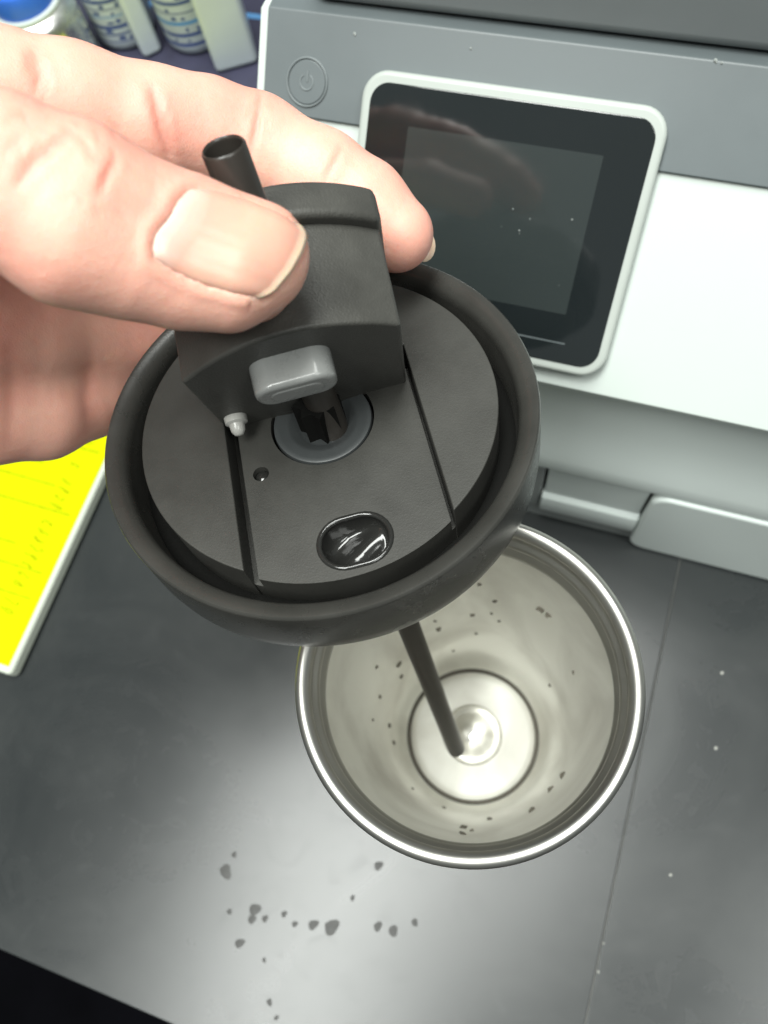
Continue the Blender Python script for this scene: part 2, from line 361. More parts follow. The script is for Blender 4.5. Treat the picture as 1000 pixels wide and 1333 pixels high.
# flap: hinged behind the gasket, tipped up, its free end (thick, arched) facing the camera
TH, AL = math.radians(70), math.radians(72)
eV = np.array([0, math.cos(TH), math.sin(TH)]); tV = np.array([0, -math.sin(AL), math.cos(AL)]); uV = np.array([SU, 0, 0])
HG = np.array([0, -4.6, -4.0])
def FP(u, e, t): return (HG + uV * u + eV * e + tV * t) / 1000
HW = 20.6
def arch(u): return 30.8 + 9.4 * (1 - (u / HW) ** 2)
us = np.linspace(-HW, HW, 25)
def flap_block(name, e_off, t0, t1, e_low, mat, half=HW, bev=.0008, droop=0, skew=0):
    uu = us * (half / HW); V = []; F = []
    n = len(uu)
    for t in (t0, t1):
        for u in uu: V.append(FP(u + skew * t, arch(u * HW / half) + e_off - droop * (t - t0), t))
        for u in uu: V.append(FP(u + skew * t, e_low, t))
    for k in range(n - 1):
        F.append((k, k + 1, 2 * n + k + 1, 2 * n + k))                     # arched end
        F.append((n + k, 3 * n + k, 3 * n + k + 1, n + k + 1))             # hinge side
        F.append((k, n + k, n + k + 1, k + 1))                             # underside
        F.append((2 * n + k, 2 * n + k + 1, 3 * n + k + 1, 3 * n + k))     # top
    F.append((0, 2 * n, 3 * n, n)); F.append((n - 1, 2 * n - 1, 4 * n - 1, 3 * n - 1))
    return mesh(name, V, F, mat, lid, True, 30, bev, 3)
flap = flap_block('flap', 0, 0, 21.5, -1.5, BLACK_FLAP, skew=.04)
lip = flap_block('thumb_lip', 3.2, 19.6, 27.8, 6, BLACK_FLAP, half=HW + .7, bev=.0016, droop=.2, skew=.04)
# grey plug on the underside
def on_under(name, loop, h, mat, bevel, off=0):
    xf = Matrix([[uV[0], eV[0], -tV[0], 0], [uV[1], eV[1], -tV[1], 0], [uV[2], eV[2], -tV[2], 0], [0, 0, 0, 1]])
    xf.translation = Vector(HG / 1000)
    return prism(name, [[(a / 1000, b / 1000) for a, b in loop]], -.001, h, mat, lid, bevel, 4, xf)
on_under('sealing_plug', rrect(-8.4, 7.0, 23.6, 32.4, 3.8, 8), .0062, SILICONE, .0011)
on_under('plug_face', rrect(-5.8, 4.4, 25.4, 30.4, 2.2, 6), .0064, SILICONE, .0005)
vp = lathe('vent_plug', mm([(0, 4.3), (.9, 4.1), (1.5, 3.2), (1.7, 1.8), (2.4, 1.4), (2.5, 0), (2.3, -1)]), SILICONE_LT, lid, 24, 50)
vpx = Matrix([[uV[0], eV[0], -tV[0], 0], [uV[1], eV[1], -tV[1], 0], [uV[2], eV[2], -tV[2], 0], [0, 0, 0, 1]]); vpx.translation = Vector(FP(-16.9, 6.2, 0))
vp.matrix_local = vpx
for o in list(lid.children):
    if o.name in ('thumb_lip', 'sealing_plug', 'plug_face', 'vent_plug'): o.parent = flap
# hinge bar closing the gap under the flap
tube('hinge_pin', [FP(-20, -.4, 2), FP(20, -.4, 2)], .0022, BLACK, lid, 16)
LMI = LM.inverted()
def l_from_cam(p): return np.array(LMI @ Vector(c2w(p)))
# straw: one straight tube through the slit in the gasket
def hollow(name, a, b, ro, ri, mat, seg=40):
    t = nrm(b - a); u = nrm(np.cross(t, [.3, .2, .9])); v = np.cross(t, u); L_ = np.linalg.norm(b - a)
    prof = [(ro, L_), (ro, .0004), (ro - .0002, .0001), ((ro + ri) / 2, 0), (ri + .0001, .0002), (ri, .0006), (ri, L_ * .95)]
    V = [a + t * z + r * (math.cos(2 * math.pi * k / seg) * u + math.sin(2 * math.pi * k / seg) * v) for k in range(seg) for r, z in prof]; n = len(prof)
    F = [(k * n + i, ((k + 1) % seg) * n + i, ((k + 1) % seg) * n + i + 1, k * n + i + 1) for k in range(seg) for i in range(n - 1)]
    return mesh(name, V, F, mat, lid, True, 60)
hollow('straw', l_from_cam(cpt(290, 190, .118)), l_from_cam(cpt(594, 975, .33)), .0036, .0030, BLACK_STRAW, 40)

# ------------------------------------------------------------------ printer
pr = empty('printer', (-.03, .2, 0)); tag(pr, 'white and slate grey desktop printer with tilted touch screen beside the tumbler', 'printer')
pr_inv = Vector((-.03, .2, 0))
def P_(o): o.parent = pr; o.matrix_parent_inverse = Matrix.Translation(-pr_inv); return o
XL, XR = -.1235, .36
prof_body = [(.1188, .1495), (.1176, .1482), (.1178, .1466), (.1195, .1450), (.1235, .1430), (.1262, .1390), (.1272, .130), (.1268, .115), (.1252, .100), (.1232, .088), (.1216, .080), (.1208, .0715), (.1230, .0700), (.150, .0695), (.150, .006), (.1235, .004), (.1235, .0), (.48, .0), (.48, .20), (.2000, .2200), (.1900, .2204), (.1686, .1990)]
panel_body = extrude_x('body_shell', prof_body, XL, XR, PWHITE); P_(panel_body)
# light grey fascia below the control panel
prof_f = [(.1228, .1428), (.1253, .1390), (.1262, .130), (.1258, .115), (.1242, .100), (.1222, .088), (.1206, .080), (.1194, .0712), (.1199, .0696), (.1225, .0692), (.135, .0692), (.135, .1428)]
P_(extrude_x('front_fascia', prof_f, XL + .0012, XR - .001, PGREY))
# slate strip along the top of the panel
q45 = math.sqrt(.5)
def slope(y, off=0):     # point on the 45 degree panel at depth y, lifted by off
    return (y - off * q45, (.1495 + (y - .1188)) + off * q45)
strip = [slope(.1686, .0012), slope(.1902, .0012), (.215, .2216), (.215, .215), slope(.1686, -.004)]
P_(extrude_x('slate_strip', strip, XL + .0030, XR - .001, PDARK, bevel=.0005))
# scanner lid
P_(box('scanner_lid', -.106, XR - .002, .1925, .47, .2216, .247, PSLATE, bevel=.005, seg=5))
P_(box('scanner_lid_cap', -.100, XR - .006, .1985, .464, .2465, .256, PSLATE, bevel=.004, seg=4))
# touch screen, tilted, standing a little off the panel
def XF45(y, z, off=0):
    # local (x, s, h): s up the slope, h out of the slope
    m = Matrix([[1, 0, 0, 0], [0, q45, -q45, y - off * q45], [0, q45, q45, z + off * q45], [0, 0, 0, 1]]); return m
SX = XF45(.1494, .1886)
def s_of(y): return (y - .1494) / q45
sc0, sc1 = s_of(.1176), s_of(.1764)
scr = prism('screen_frame', [rrect(-.0838, .0128, sc0, sc1, .0085, 8)], -.0085, 0, FRAME, None, .0016, 3, SX); P_(scr)
g = prism('screen_glass', [rrect(-.0806, .0098, sc0 + .0032, sc1 - .0034, .0062, 8)], -.001, .0003, GLASS, None, .0003, 2, SX); P_(g)
ld = prism('display', [rrect(-.0666, -.0040, s_of(.1314), s_of(.1658), .0004, 2)], 0, .00042, LCD, None, 0, 2, SX); P_(ld)
refl = prism('reflection_line', [rrect(-.052, -.002, sc0 + .0098, sc0 + .0102, .0002, 2)], 0, .0005, PDARK, None, 0, 2, SX); P_(refl)  # thin reflection on the glass, painted as a slate line
for o in (g, ld, refl): o.parent = scr; o.matrix_parent_inverse = Matrix.Identity(4)
# power button
def px_on_slope(px, off):
    n = np.array([0, -q45, q45]); S = np.array([0, *slope(.15, off)]); d = ray(px); return CAM + d * ((S - CAM) @ n) / (d @ n)
pb = px_on_slope((400, 107), .0012)
BX = XF45(pb[1], pb[2]); BX.translation.x = pb[0]
bt = prism('power_button', [circ(0, 0, .0066, 48)], -.001, .0005, PDARK, None, .0003, 2, BX); P_(bt)
for nm, L_ in (('button_ring', circ(0, 0, .0071, 48)),):
    o = tube(nm, [np.array(BX @ Vector((a, b, .0003))) for a, b in L_], .00035, PICON, None, 8, closed=True); P_(o)
ic = tube('power_symbol', [np.array(BX @ Vector((a, b, .0005))) for a, b in circ(0, 0, .0023, 24, 120, 420)], .0003, PICON, None, 8); P_(ic)
ic = tube('power_symbol', [np.array(BX @ Vector((.0002, z, .0005))) for z in (.0002, .0034)], .00034, PICON, None, 8); P_(ic)
for o in list(pr.children):
    if o.name.startswith(('button_ring', 'power_symbol')): o.parent = bt; o.matrix_parent_inverse = Matrix.Identity(4)
# paper tray below: inset grip on the left, proud front flap on the right
P_(box('tray_inset', .0015, .0475, .1222, .152, .036, .0690, PGREY, bevel=.0008))
P_(extrude_x('tray_lip', [(.1198, .0335), (.1190, .029), (.1192, .020), (.1205, .016), (.15, .016), (.15, .0355), (.1225, .0360)], .0008, .0482, PGREY, bevel=.0008))
P_(box('tray_base', -.11, .35, .1232, .16, .0008, .0165, PMID, bevel=.001))
P_(box('tray_side', -.11, .0002, .1216, .152, .017, .0690, PMID, bevel=.0008))
fr = prism('tray_front', [[(.048 + .012 * (1 - math.cos(a)) , .004 + .012 * (1 - math.sin(a))) for a in np.linspace(math.pi / 2, 0, 2)][:0] + rrect(.0486, .34, .0015, .0688, .0085, 8)], -.1235, -.1182, PGREY, None, .0016, 3, Matrix([[1, 0, 0, 0], [0, 0, -1, 0], [0, 1, 0, 0], [0, 0, 0, 1]])); P_(fr)

# pale dust on the slate strip and the glass
V = []; F = []
dr = random.Random(11)
dust = [((463 + dr.uniform(0, 420), 110 + dr.uniform(0, 330)), .0068, .00013) for _ in range(9)] + [((613, 63), .0014, .0005), ((462 + 0, 44), .0014, .0006), ((932, 79), .0014, .0007), ((940, 82), .0014, .0005), ((668, 272), .0068, .0003), ((676, 300), .0068, .0003), ((690, 285), .0068, .0002), ((745, 286), .0068, .0003)]
for px, off, sz in dust:
    p = px_on_slope(px, off); q = len(V)
    for a in range(6):
        rr = sz * dr.uniform(.6, 1.2); V.append(p + np.array([rr * math.cos(a * 1.047), q45 * rr * math.sin(a * 1.047), q45 * rr * math.sin(a * 1.047)]))
    V.append(p + np.array([0, -q45, q45]) * sz * .6); F += [(q + a, q + (a + 1) % 6, q + 6) for a in range(6)]
du = mesh('dust', V, F, material('pale_dust', (.26, .28, .27), .8)); P_(du); tag(du, kind='stuff')

# ------------------------------------------------------------------ yellow sheet on a white board
yb = empty('yellow_notice', (-.33, .08, 0)); tag(yb, 'bright yellow printed sheet on a white board lying on the table', 'notice board')
ob = box('white_board', -.13, .0885, -.121, .28, .0002, .0105, PAPERW, yb, bevel=.003, seg=4)
ys = box('yellow_sheet', -.128, .0862, -.117, .278, .0104, .0109, YELLOW, yb)
yr = random.Random(3)
for k in range(18):
    y = -.105 + k * .0125 + yr.uniform(-.002, .002); xa = yr.uniform(-.03, .03); xb = xa + yr.uniform(.02, .05); xb = min(xb, .082)
    if yr.random() < .5: xb = .081
    box('printed_line', xa, xb, y, y + .0011, .01085, .0111, PRINT, yb)
for k in range(26):
    y = -.09 + k * .0052; L_ = [(.0705 + yr.uniform(-.002, .002) + .0035 * math.sin(a * 2.1 + k), y + .0012 * math.cos(a * 3 + k), .0110) for a in np.linspace(0, 2.2, 7)]
    if yr.random() < .75: tube('printed_letter', L_, .0004, PRINT, yb, 6)

# ------------------------------------------------------------------ things in the far corner: cans and cartons on a navy mat
dm = box('desk_mat', -.75, -.13, .34, .70, .0003, .0022, NAVY, bevel=.0004); tag(dm, 'dark navy mat with blue stripe under the cans behind the hand', 'mat')
sp = box('stripe', -.75, -.13, .4445, .4495, .0020, .0025, STRIPE, dm)
def can(loc, rad, h, label):
    c = empty('drink_can', loc); tag(c, label, 'can', 'printed white cans on the navy mat'); k = rad * 1000; H = h * 1000
    lathe('can_body', mm([(0, 1.5), (k * .72, 1.5), (k * .76, .3), (k * .8, 0), (k * .86, 1), (k * .95, 4), (k, 8), (k, H - 14), (k * .93, H - 7), (k * .84, H - 2), (k * .84, H), (k * .8, H), (k * .79, H - 3), (0, H - 3)]), CANW, c, 48, 35)
    r2 = random.Random(int(abs(loc[0]) * 1e4))
    z = 9
    while z < H - 20:
        hh = r2.choice([.8, 1.2, 2.6, .7]); a0 = r2.uniform(195, 215); a1 = r2.uniform(315, 345)
        pts = circ(0, 0, rad + .0001, 22, a0, a1); V = [(a, b, z / 1000) for a, b in pts] + [(a, b, (z + hh) / 1000) for a, b in pts]
        mesh('printed_band', V, [(i, i + 1, 23 + i, 22 + i) for i in range(21)], INK if r2.random() < .7 else STRIPE, c)
        # letters of the vertical lettering: short bars
        for q in range(2):
            b0 = r2.uniform(260, 330); pts = circ(0, 0, rad + .00015, 6, b0, b0 + r2.uniform(5, 13)); zz = z + hh + r2.uniform(.6, 1.4); h2 = r2.uniform(1.2, 3)
            V = [(a, b, zz / 1000) for a, b in pts] + [(a, b, (zz + h2) / 1000) for a, b in pts]
            mesh('printed_letter', V, [(i, i + 1, 7 + i, 6 + i) for i in range(5)], INK, c)
        z += hh + r2.uniform(3.4, 6.2)
    return c
c4 = at_z((250, 66), .003); c2 = at_z((165, 56), .003)
can((c4[0] - .002, c4[1] + .016, .0023), .0225, .125, 'white can with blue printed bands standing between the two white cartons')
can((c2[0] - .004, c2[1] + .012, .0023), .0225, .125, 'white can with blue printed bands beside the blue capped can')
def carton(p, q, dep, h, label, txt=False):
    a = at_z(p, .0022); b = at_z(q, .0022); d = nrm((b - a)[:2]); n = np.array([-d[1], d[0]]); L_ = np.linalg.norm((b - a)[:2])
    X = Matrix([[d[0], n[0], 0, a[0]], [d[1], n[1], 0, a[1]], [0, 0, 1, .0023], [0, 0, 0, 1]])
    e = empty('carton', mat=X); tag(e, label, 'carton')
    box('carton_body', 0, L_, 0, dep, 0, h, CANW, e, bevel=.004, seg=4)
    if txt:
        for i in range(4): box('printed_mark', L_ * .45 + i * .0021, L_ * .45 + i * .0021 + .0012, -.0002, .001, .060 + .001 * i, .0635 + .0006 * i, INK, e)
    return e
carton((283, 98), (338, 83), .03, .10, 'plain white carton standing next to the printer', True)
carton((190, 79), (214, 67), .028, .10, 'narrow plain white carton between the two printed cans')
# squat can with a blue cap at the end of the row
cc = at_z((40, 14), .05)
sq = empty('spray_can', (cc[0], cc[1], .0023)); tag(sq, 'silver can with bright blue cap beside the printed cans', 'can')
lathe('can_body', mm([(0, 0), (29, 0), (31, 2), (31, 40), (30.5, 46), (28, 50), (24, 53), (22, 54), (0, 54)]), ALU, sq, 48, 40)
lathe('shoulder_ring', mm([(24, 53.2), (25, 54.2), (24.6, 55.6), (22.5, 56), (20, 55.4)]), PWHITE, sq, 48, 40)
lathe('blue_cap', mm([(21.5, 54), (21.5, 66), (20, 69), (16, 70), (0, 70)]), BLUE, sq, 48, 40)

# ------------------------------------------------------------------ splashes and crumbs on the table
def blot(name, px, s, mat, label, cat, group, thick=.0004, el=1.0, n=20):
    p = at_z(px, 0); V = [(0, 0, thick)]; k = n
    a0 = random.uniform(0, 3.14)
    for i in range(k):
        q = 2 * math.pi * i / k; rr = s * (.85 + .08 * math.sin(2 * q + a0) + .09 * math.sin(3 * q + 2 * a0) + random.uniform(-.05, .05)); x = rr * math.cos(q) * el; y = rr * math.sin(q)
        V.append((x * math.cos(a0) - y * math.sin(a0), x * math.sin(a0) + y * math.cos(a0), .00008))
    o = mesh(name, V, [(0, 1 + i, 1 + (i + 1) % k) for i in range(k)], mat); o.location = (p[0], p[1], 0); tag(o, label, cat, group); return o
for px, s in (((294, 1135), .0032), ((305, 1113), .0015), ((299, 1187), .0014), ((332, 1184), .0030), ((328, 1197), .0022), ((345, 1196), .0017), ((370, 1190), .0015), ((384, 1203), .0015), ((408, 1204), .0024), ((432, 1207), .0036), ((312, 1228), .0022), ((344, 1250), .0010), ((351, 1305), .0014), ((360, 1325), .0011), ((492, 1206), .0021), ((512, 1212), .0026), ((540, 1201), .0018), ((459, 1169), .0012), ((493, 1127), .0022)):
    blot('splash', px, s, COFFEE, 'small dried dark splash on the table in front of the tumbler', 'splash', 'dried splashes on the table', .0003, random.uniform(1, 1.25))
for px, s in (((932, 974), .0016), ((873, 1139), .0014), ((786, 1228), .001), ((779, 1265), .0011), ((940, 876), .0016)):
    blot('crumb', px, s * .55, CRUMB, 'tiny pale crumb on the table beside the joint line', 'crumb', 'crumbs on the table', .001)

# ------------------------------------------------------------------ hand (one continuous surface from a blended distance field, in camera millimetres)
def K(px, py, z): return cpt(px, py, z) * 1000
segs = []   # (group, a, b, ra, rb)
def chain(g, pts):
    for (a, ra), (b, rb) in zip(pts[:-1], pts[1:]): segs.append((g, a, b, ra, rb))
def twin(g, pts, lat):
    for s_ in (-1, 1): chain(g, [(p + nrm(lat) * o * s_, r) for p, r, o in pts])
LAT = np.array([-.33, .94, .06])
TZ = .93
twin('thumb', [(K(340, 338, .1285 * TZ), 7.3 * TZ, 1.5), (K(300, 344, .1275 * TZ), 8.2 * TZ, 2.2), (K(238, 329, .1255 * TZ), 8.9 * TZ, 2.7), (K(165, 308, .121 * TZ), 9.1 * TZ, 2.8), (K(95, 280, .1165 * TZ), 9.9 * TZ, 3.1), (K(0, 232, .112 * TZ), 8.9 * TZ, 2.4), (K(-170, 205, .108 * TZ), 10, 2.5), (K(-330, 250, .110), 14, 4)], LAT)
chain('thumb', [(K(325, 362, .1280), 7.4), (K(262, 350, .1265), 8.0), (K(190, 330, .121), 8.0)])   # pad pressed against the flap
chain('index', [(K(516, 305, .166), 8.0), (K(474, 266, .1655), 8.8), (K(420, 232, .165), 9.3), (K(335, 190, .1645), 9.9), (K(270, 172, .161), 10.1), (K(205, 163, .157), 10.5), (K(95, 140, .151), 11.2), (K(0, 127, .146), 11.7), (K(-170, 125, .137), 12.5), (K(-330, 170, .135), 15)])
chain('middle', [(K(452, 296, .187), 8.0), (K(350, 262, .19), 8.8), (K(160, 262, .187), 9.8), (K(0, 290, .178), 10.5), (K(-180, 290, .163), 12), (K(-330, 300, .152), 16)])
chain('ring', [(K(215, 438, .208), 9.5), (K(120, 446, .200), 11), (K(40, 436, .188), 13), (K(-20, 425, .180), 13.8), (K(-170, 400, .166), 14), (K(-330, 380, .155), 17)])
chain('little', [(K(175, 490, .212), 9.5), (K(112, 515, .205), 11), (K(52, 532, .196), 12.6), (K(-20, 532, .188), 13.4), (K(-170, 500, .172), 14), (K(-330, 440, .158), 17)])
chain('palm', [(K(-330, 200, .120), 17), (K(-330, 330, .135), 19), (K(-330, 430, .152), 18)])
chain('palm', [(K(-330, 300, .132), 20), (K(-620, 420, .128), 26), (K(-900, 560, .118), 27)])
KB = {'thumb': 2.5, 'index': 2.5, 'middle': 2.5, 'ring': 6.0, 'little': 6.0, 'palm': 10}
def smin(a, b, k):
    h = np.maximum(k - np.abs(a - b), 0) / k
    return np.minimum(a, b) - h * h * k * .25
def sdf(P):
    P = P.astype(np.float32); out = {}
    for g, a, b, ra, rb in segs:
        ab = (b - a).astype(np.float32); L2 = float(ab @ ab)
        pa = P - a.astype(np.float32)
        t = np.clip(pa @ ab / L2, 0, 1)
        d = np.linalg.norm(pa - t[:, None] * ab, axis=1) - (ra + t * (rb - ra))
        out[g] = d if g not in out else smin(out[g], d, 3.0)
    d = smin(out['ring'], out['little'], 5.0)
    d = smin(d, out['middle'], 2.0)
    d = smin(d, out['index'], 2.0)
    d = smin(d, out['thumb'], 1.5)
    d = smin(d, out['palm'], 12.0)
    # flatten the thumb pad where it presses on the flap
    return d
h = 1.0
lo = np.array([-175., -125, 80]); hi = np.array([22., 32, 232])
dims = np.ceil((hi - lo) / h).astype(int) + 1
F3 = np.empty(dims, np.float32)
gy, gz = np.meshgrid(lo[1] + h * np.arange(dims[1]), lo[2] + h * np.arange(dims[2]), indexing='ij')
for i in range(dims[0]):
    P = np.stack([np.full(gy.size, lo[0] + h * i), gy.ravel(), gz.ravel()], 1)
    F3[i] = sdf(P).reshape(dims[1:])
F3[0] = F3[-1] = 5; F3[:, 0] = F3[:, -1] = 5; F3[:, :, 0] = F3[:, :, -1] = 5
def surface_nets(F, lo, h):
    s = F < 0; nx, ny, nz = F.shape
    cnt = np.zeros((nx - 1, ny - 1, nz - 1), np.int8)
    for dx in (0, 1):
        for dy in (0, 1):
            for dz in (0, 1): cnt += s[dx:nx - 1 + dx, dy:ny - 1 + dy, dz:nz - 1 + dz]
    act = (cnt > 0) & (cnt < 8); idx = np.full(act.shape, -1, np.int64); ii = np.argwhere(act); idx[act] = np.arange(len(ii))
    acc = np.zeros((len(ii), 3)); num = np.zeros(len(ii))
    cs = [(a, b, c) for a in (0, 1) for b in (0, 1) for c in (0, 1)]
    for p in cs:
        for ax_ in range(3):
            if p[ax_]: continue
            q = list(p); q[ax_] = 1
            fa = F[ii[:, 0] + p[0], ii[:, 1] + p[1], ii[:, 2] + p[2]]; fb = F[ii[:, 0] + q[0], ii[:, 1] + q[1], ii[:, 2] + q[2]]
            mk = (fa < 0) != (fb < 0); t = np.where(mk, fa / np.where(mk, fa - fb, 1), 0)
            pt = np.array(p, float)[None] + t[:, None] * (np.array(q) - np.array(p))[None]
            acc += pt * mk[:, None]; num += mk
    V = lo + h * (ii + acc / num[:, None])
    Q = []
    for ax_ in range(3):
        sl0 = [slice(None)] * 3; sl1 = [slice(None)] * 3; sl0[ax_] = slice(0, -1); sl1[ax_] = slice(1, None)
        e = np.argwhere(s[tuple(sl0)] != s[tuple(sl1)])
        b_, c_ = [k for k in range(3) if k != ax_]
        e = e[(e[:, b_] > 0) & (e[:, c_] > 0) & (e[:, b_] < act.shape[b_]) & (e[:, c_] < act.shape[c_])]
        o = []
        for db, dc in ((0, 0), (-1, 0), (-1, -1), (0, -1)):
            f_ = e.copy(); f_[:, b_] += db; f_[:, c_] += dc; o.append(idx[f_[:, 0], f_[:, 1], f_[:, 2]])
        q = np.stack(o, 1); fl_ = s[e[:, 0], e[:, 1], e[:, 2]]
        if ax_ == 1: fl_ = ~fl_
        q[~fl_] = q[~fl_][:, ::-1]; Q.append(q)
    return V, np.concatenate(Q)
HV, HQ = surface_nets(F3, lo, h)
# split every quad in four, then settle the points on the true surface
E_ = np.concatenate([HQ[:, [i, (i + 1) % 4]] for i in range(4)]); Es = np.sort(E_, 1)
uq, inv = np.unique(Es, axis=0, return_inverse=True); inv = inv.ravel()
nv, nq = len(HV), len(HQ)
EV = (HV[uq[:, 0]] + HV[uq[:, 1]]) / 2; CV = HV[HQ].mean(1)
em = [nv + inv[i * nq:(i + 1) * nq] for i in range(4)]; cm = nv + len(uq) + np.arange(nq)
HV = np.concatenate([HV, EV, CV])
HQ = np.concatenate([np.stack([HQ[:, i], em[i], cm, em[(i - 1) % 4]], 1) for i in range(4)])
def grad(P, e=.25):
    g = np.stack([sdf(P + np.eye(3)[k] * e) - sdf(P - np.eye(3)[k] * e) for k in range(3)], 1) / (2 * e)
    return g / np.maximum(np.linalg.norm(g, axis=1, keepdims=True), 1e-6)
inside = (HV[:, 0] > lo[0] + 2 * h)
for _ in range(2):
    g = grad(HV); d = sdf(HV); HV = HV - g * (d * inside)[:, None]
G = grad(HV)
def hits(px):
    px = np.asarray(px, float); dr = np.stack([(px[:, 0] - CX) / FPX, (px[:, 1] - CY) / FPX, np.ones(len(px))], 1); t = np.full(len(px), 85.0)
    for _ in range(70):
        d = sdf(dr * t[:, None]); t = np.where(t < 240, t + d * .85, t)
    return dr * t[:, None]
# skin folds
redness = np.zeros(len(HV))
def fold(px_pts, depth, sig, red=.6):
    P = []
    for (a, b) in zip(px_pts[:-1], px_pts[1:]):
        n = max(2, int(np.hypot(b[0] - a[0], b[1] - a[1]) / 3))
        for i in range(n): P.append((a[0] + (b[0] - a[0]) * i / n, a[1] + (b[1] - a[1]) * i / n))
    P = hits(P)
    kd = kdtree.KDTree(len(P))
    for i, p in enumerate(P): kd.insert(p, i)
    kd.balance(); P = np.array(P)
    c = P.mean(0); R_ = np.linalg.norm(P - c, axis=1).max() + sig * 8
    near = np.where(np.linalg.norm(HV - c, axis=1) < R_)[0]
    m = len(P)
    for v in near:
        co, i, dd = kd.find(HV[v])
        taper = math.sin(math.pi * (i + .5) / m) ** .5
        # only the side that faces the camera
        k1 = math.exp(-(dd / sig) ** 2) * taper
        HV[v] -= G[v] * depth * (k1 - .22 * math.exp(-((dd - 2.2 * sig) / (1.2 * sig)) ** 2) * taper)
        redness[v] = max(redness[v], red * math.exp(-(dd / (sig * 1.7)) ** 2) * taper)
for pts, dep, sg, rd in (
    ([(22, 242), (45, 212), (72, 188), (97, 166)], .5, .6, .42), ([(130, 252), (143, 222), (154, 200)], .4, .55, .36),
    ([(60, 180), (40, 205), (18, 225)], .15, .5, .15), ([(108, 180), (118, 202), (140, 220)], .16, .5, .15), ([(88, 165), (104, 182)], .2, .5, .2), ([(8, 160), (28, 150), (42, 156)], .16, .6, .15), ([(6, 200), (20, 185), (30, 170)], .14, .5, .15),
    ([(198, 112), (204, 140), (211, 170), (224, 210)], 1.0, 1.0, .5), ([(46, 62), (50, 90), (54, 118)], .6, 1.0, .4), ([(340, 118), (338, 140), (333, 170), (326, 205)], .6, .7, .42),
    ([(446, 190), (436, 210), (424, 234)], .4, .65, .32), ([(330, 132), (322, 160)], .15, .5, .15), ([(36, 66), (40, 100)], .25, .8, .2),
    ([(10, 440), (16, 500), (14, 590)], .8, 2.2, .3), ([(120, 470), (112, 520), (118, 570)], .5, 2.0, .2)):
    fold(pts, dep * .72, sg, rd * .9)
fr_ = random.Random(5)
for k in range(13):      # fine lines over the joints
    x, y = fr_.uniform(20, 165), fr_.uniform(165, 300); L_ = fr_.uniform(10, 26); an = math.radians(fr_.uniform(100, 140))
    fold([(x, y), (x + L_ * math.cos(an), y - L_ * math.sin(an) * -1 if False else y + L_ * math.sin(an) * -1)], fr_.uniform(.06, .13), .42, .08)
for k in range(16):
    x, y = fr_.choice([50, 205, 336, 434]) + fr_.uniform(-16, 16), fr_.uniform(0, 60); y += np.interp(x, [50, 205, 336, 434], [62, 110, 128, 190]); fold([(x, y), (x - 3, y + fr_.uniform(12, 28))], fr_.uniform(.06, .12), .45, .08)
# nail bed: a soft step round the nail
nail_poly = dict(base=[(200, 336), (196, 325), (204, 304), (218, 281), (233, 260), (248, 243)], top=[(248, 243), (285, 247), (325, 258), (362, 273), (391, 292)],
                 free=[(337, 389), (358, 376), (378, 352), (391, 328), (397, 310), (391, 292)], bot=[(200, 336), (226, 354), (262, 371), (300, 382), (337, 389)])
nail_poly['base'] = [(x + dx, y) for (x, y), dx in zip(nail_poly['base'], (0, 2.5, -2.5, 2, -2, 0))]
def resample(P, n):
    P = np.array(P, float); s = np.r_[0, np.cumsum(np.linalg.norm(np.diff(P, axis=0), axis=1))]; t = np.linspace(0, s[-1], n)
    return np.stack([np.interp(t, s, P[:, 0]), np.interp(t, s, P[:, 1])], 1)
NU, NV_ = 40, 28
cb, ct = resample(nail_poly['bot'], NU), resample(nail_poly['top'], NU); cl, cr = resample(nail_poly['base'], NV_), resample(nail_poly['free'], NV_)
V = []; UV = []
for i in range(NU):
    u = i / (NU - 1)
    for j in range(NV_):
        v = j / (NV_ - 1)
        p = (1 - v) * cb[i] + v * ct[i] + (1 - u) * cl[j] + u * cr[j] - ((1 - u) * (1 - v) * cb[0] + u * (1 - v) * cb[-1] + (1 - u) * v * ct[0] + u * v * ct[-1])
        V.append(p); UV.append((u, v))
V = hits(V); gn = grad(V)
UV = np.array(UV)
edge = np.minimum(np.minimum(UV[:, 1], 1 - UV[:, 1]) * 9, UV[:, 0] * 9).clip(0, 1)
V = V + gn * (.035 * np.sin(UV[:, 1] * 46) * edge * np.sin(UV[:, 0] * 3.1) - .25 + .62 * edge ** .6 + .25 * (UV[:, 0] > .97))[:, None]
nf = [(i * NV_ + j, i * NV_ + j + 1, (i + 1) * NV_ + j + 1, (i + 1) * NV_ + j) for i in range(NU - 1) for j in range(NV_ - 1)]

# skin round the nail swells a little (cuticle and side folds)
kd = kdtree.KDTree(len(V)); 
for i, p in enumerate(V): kd.insert(p, i)
kd.balance()
cc_ = V.mean(0); near = np.where(np.linalg.norm(HV - cc_, axis=1) < 22)[0]
for v in near:
    co, i, dd = kd.find(HV[v]); u, q = UV[i]
    onedge = (u < .02 or q < .02 or q > .98)
    if onedge and .3 < dd < 5 and u < .93:
        HV[v] += G[v] * .26 * math.exp(-((dd - 1.2) / .9) ** 2); redness[v] = max(redness[v], .22 * math.exp(-(dd / 1.2) ** 2))
    if not onedge and dd < 1.5: HV[v] -= G[v] * .25
hw = c2w(HV / 1000)
me = bpy.data.meshes.new('hand')
me.vertices.add(len(hw)); me.vertices.foreach_set('co', hw.ravel())
me.loops.add(len(HQ) * 4); me.loops.foreach_set('vertex_index', HQ.ravel().astype(np.int32))
me.polygons.add(len(HQ)); me.polygons.foreach_set('loop_start', np.arange(0, len(HQ) * 4, 4, dtype=np.int32))
me.update(calc_edges=True); me.validate()
at = me.attributes.new('redness', 'FLOAT', 'POINT'); at.data.foreach_set('value', redness.astype(np.float32))
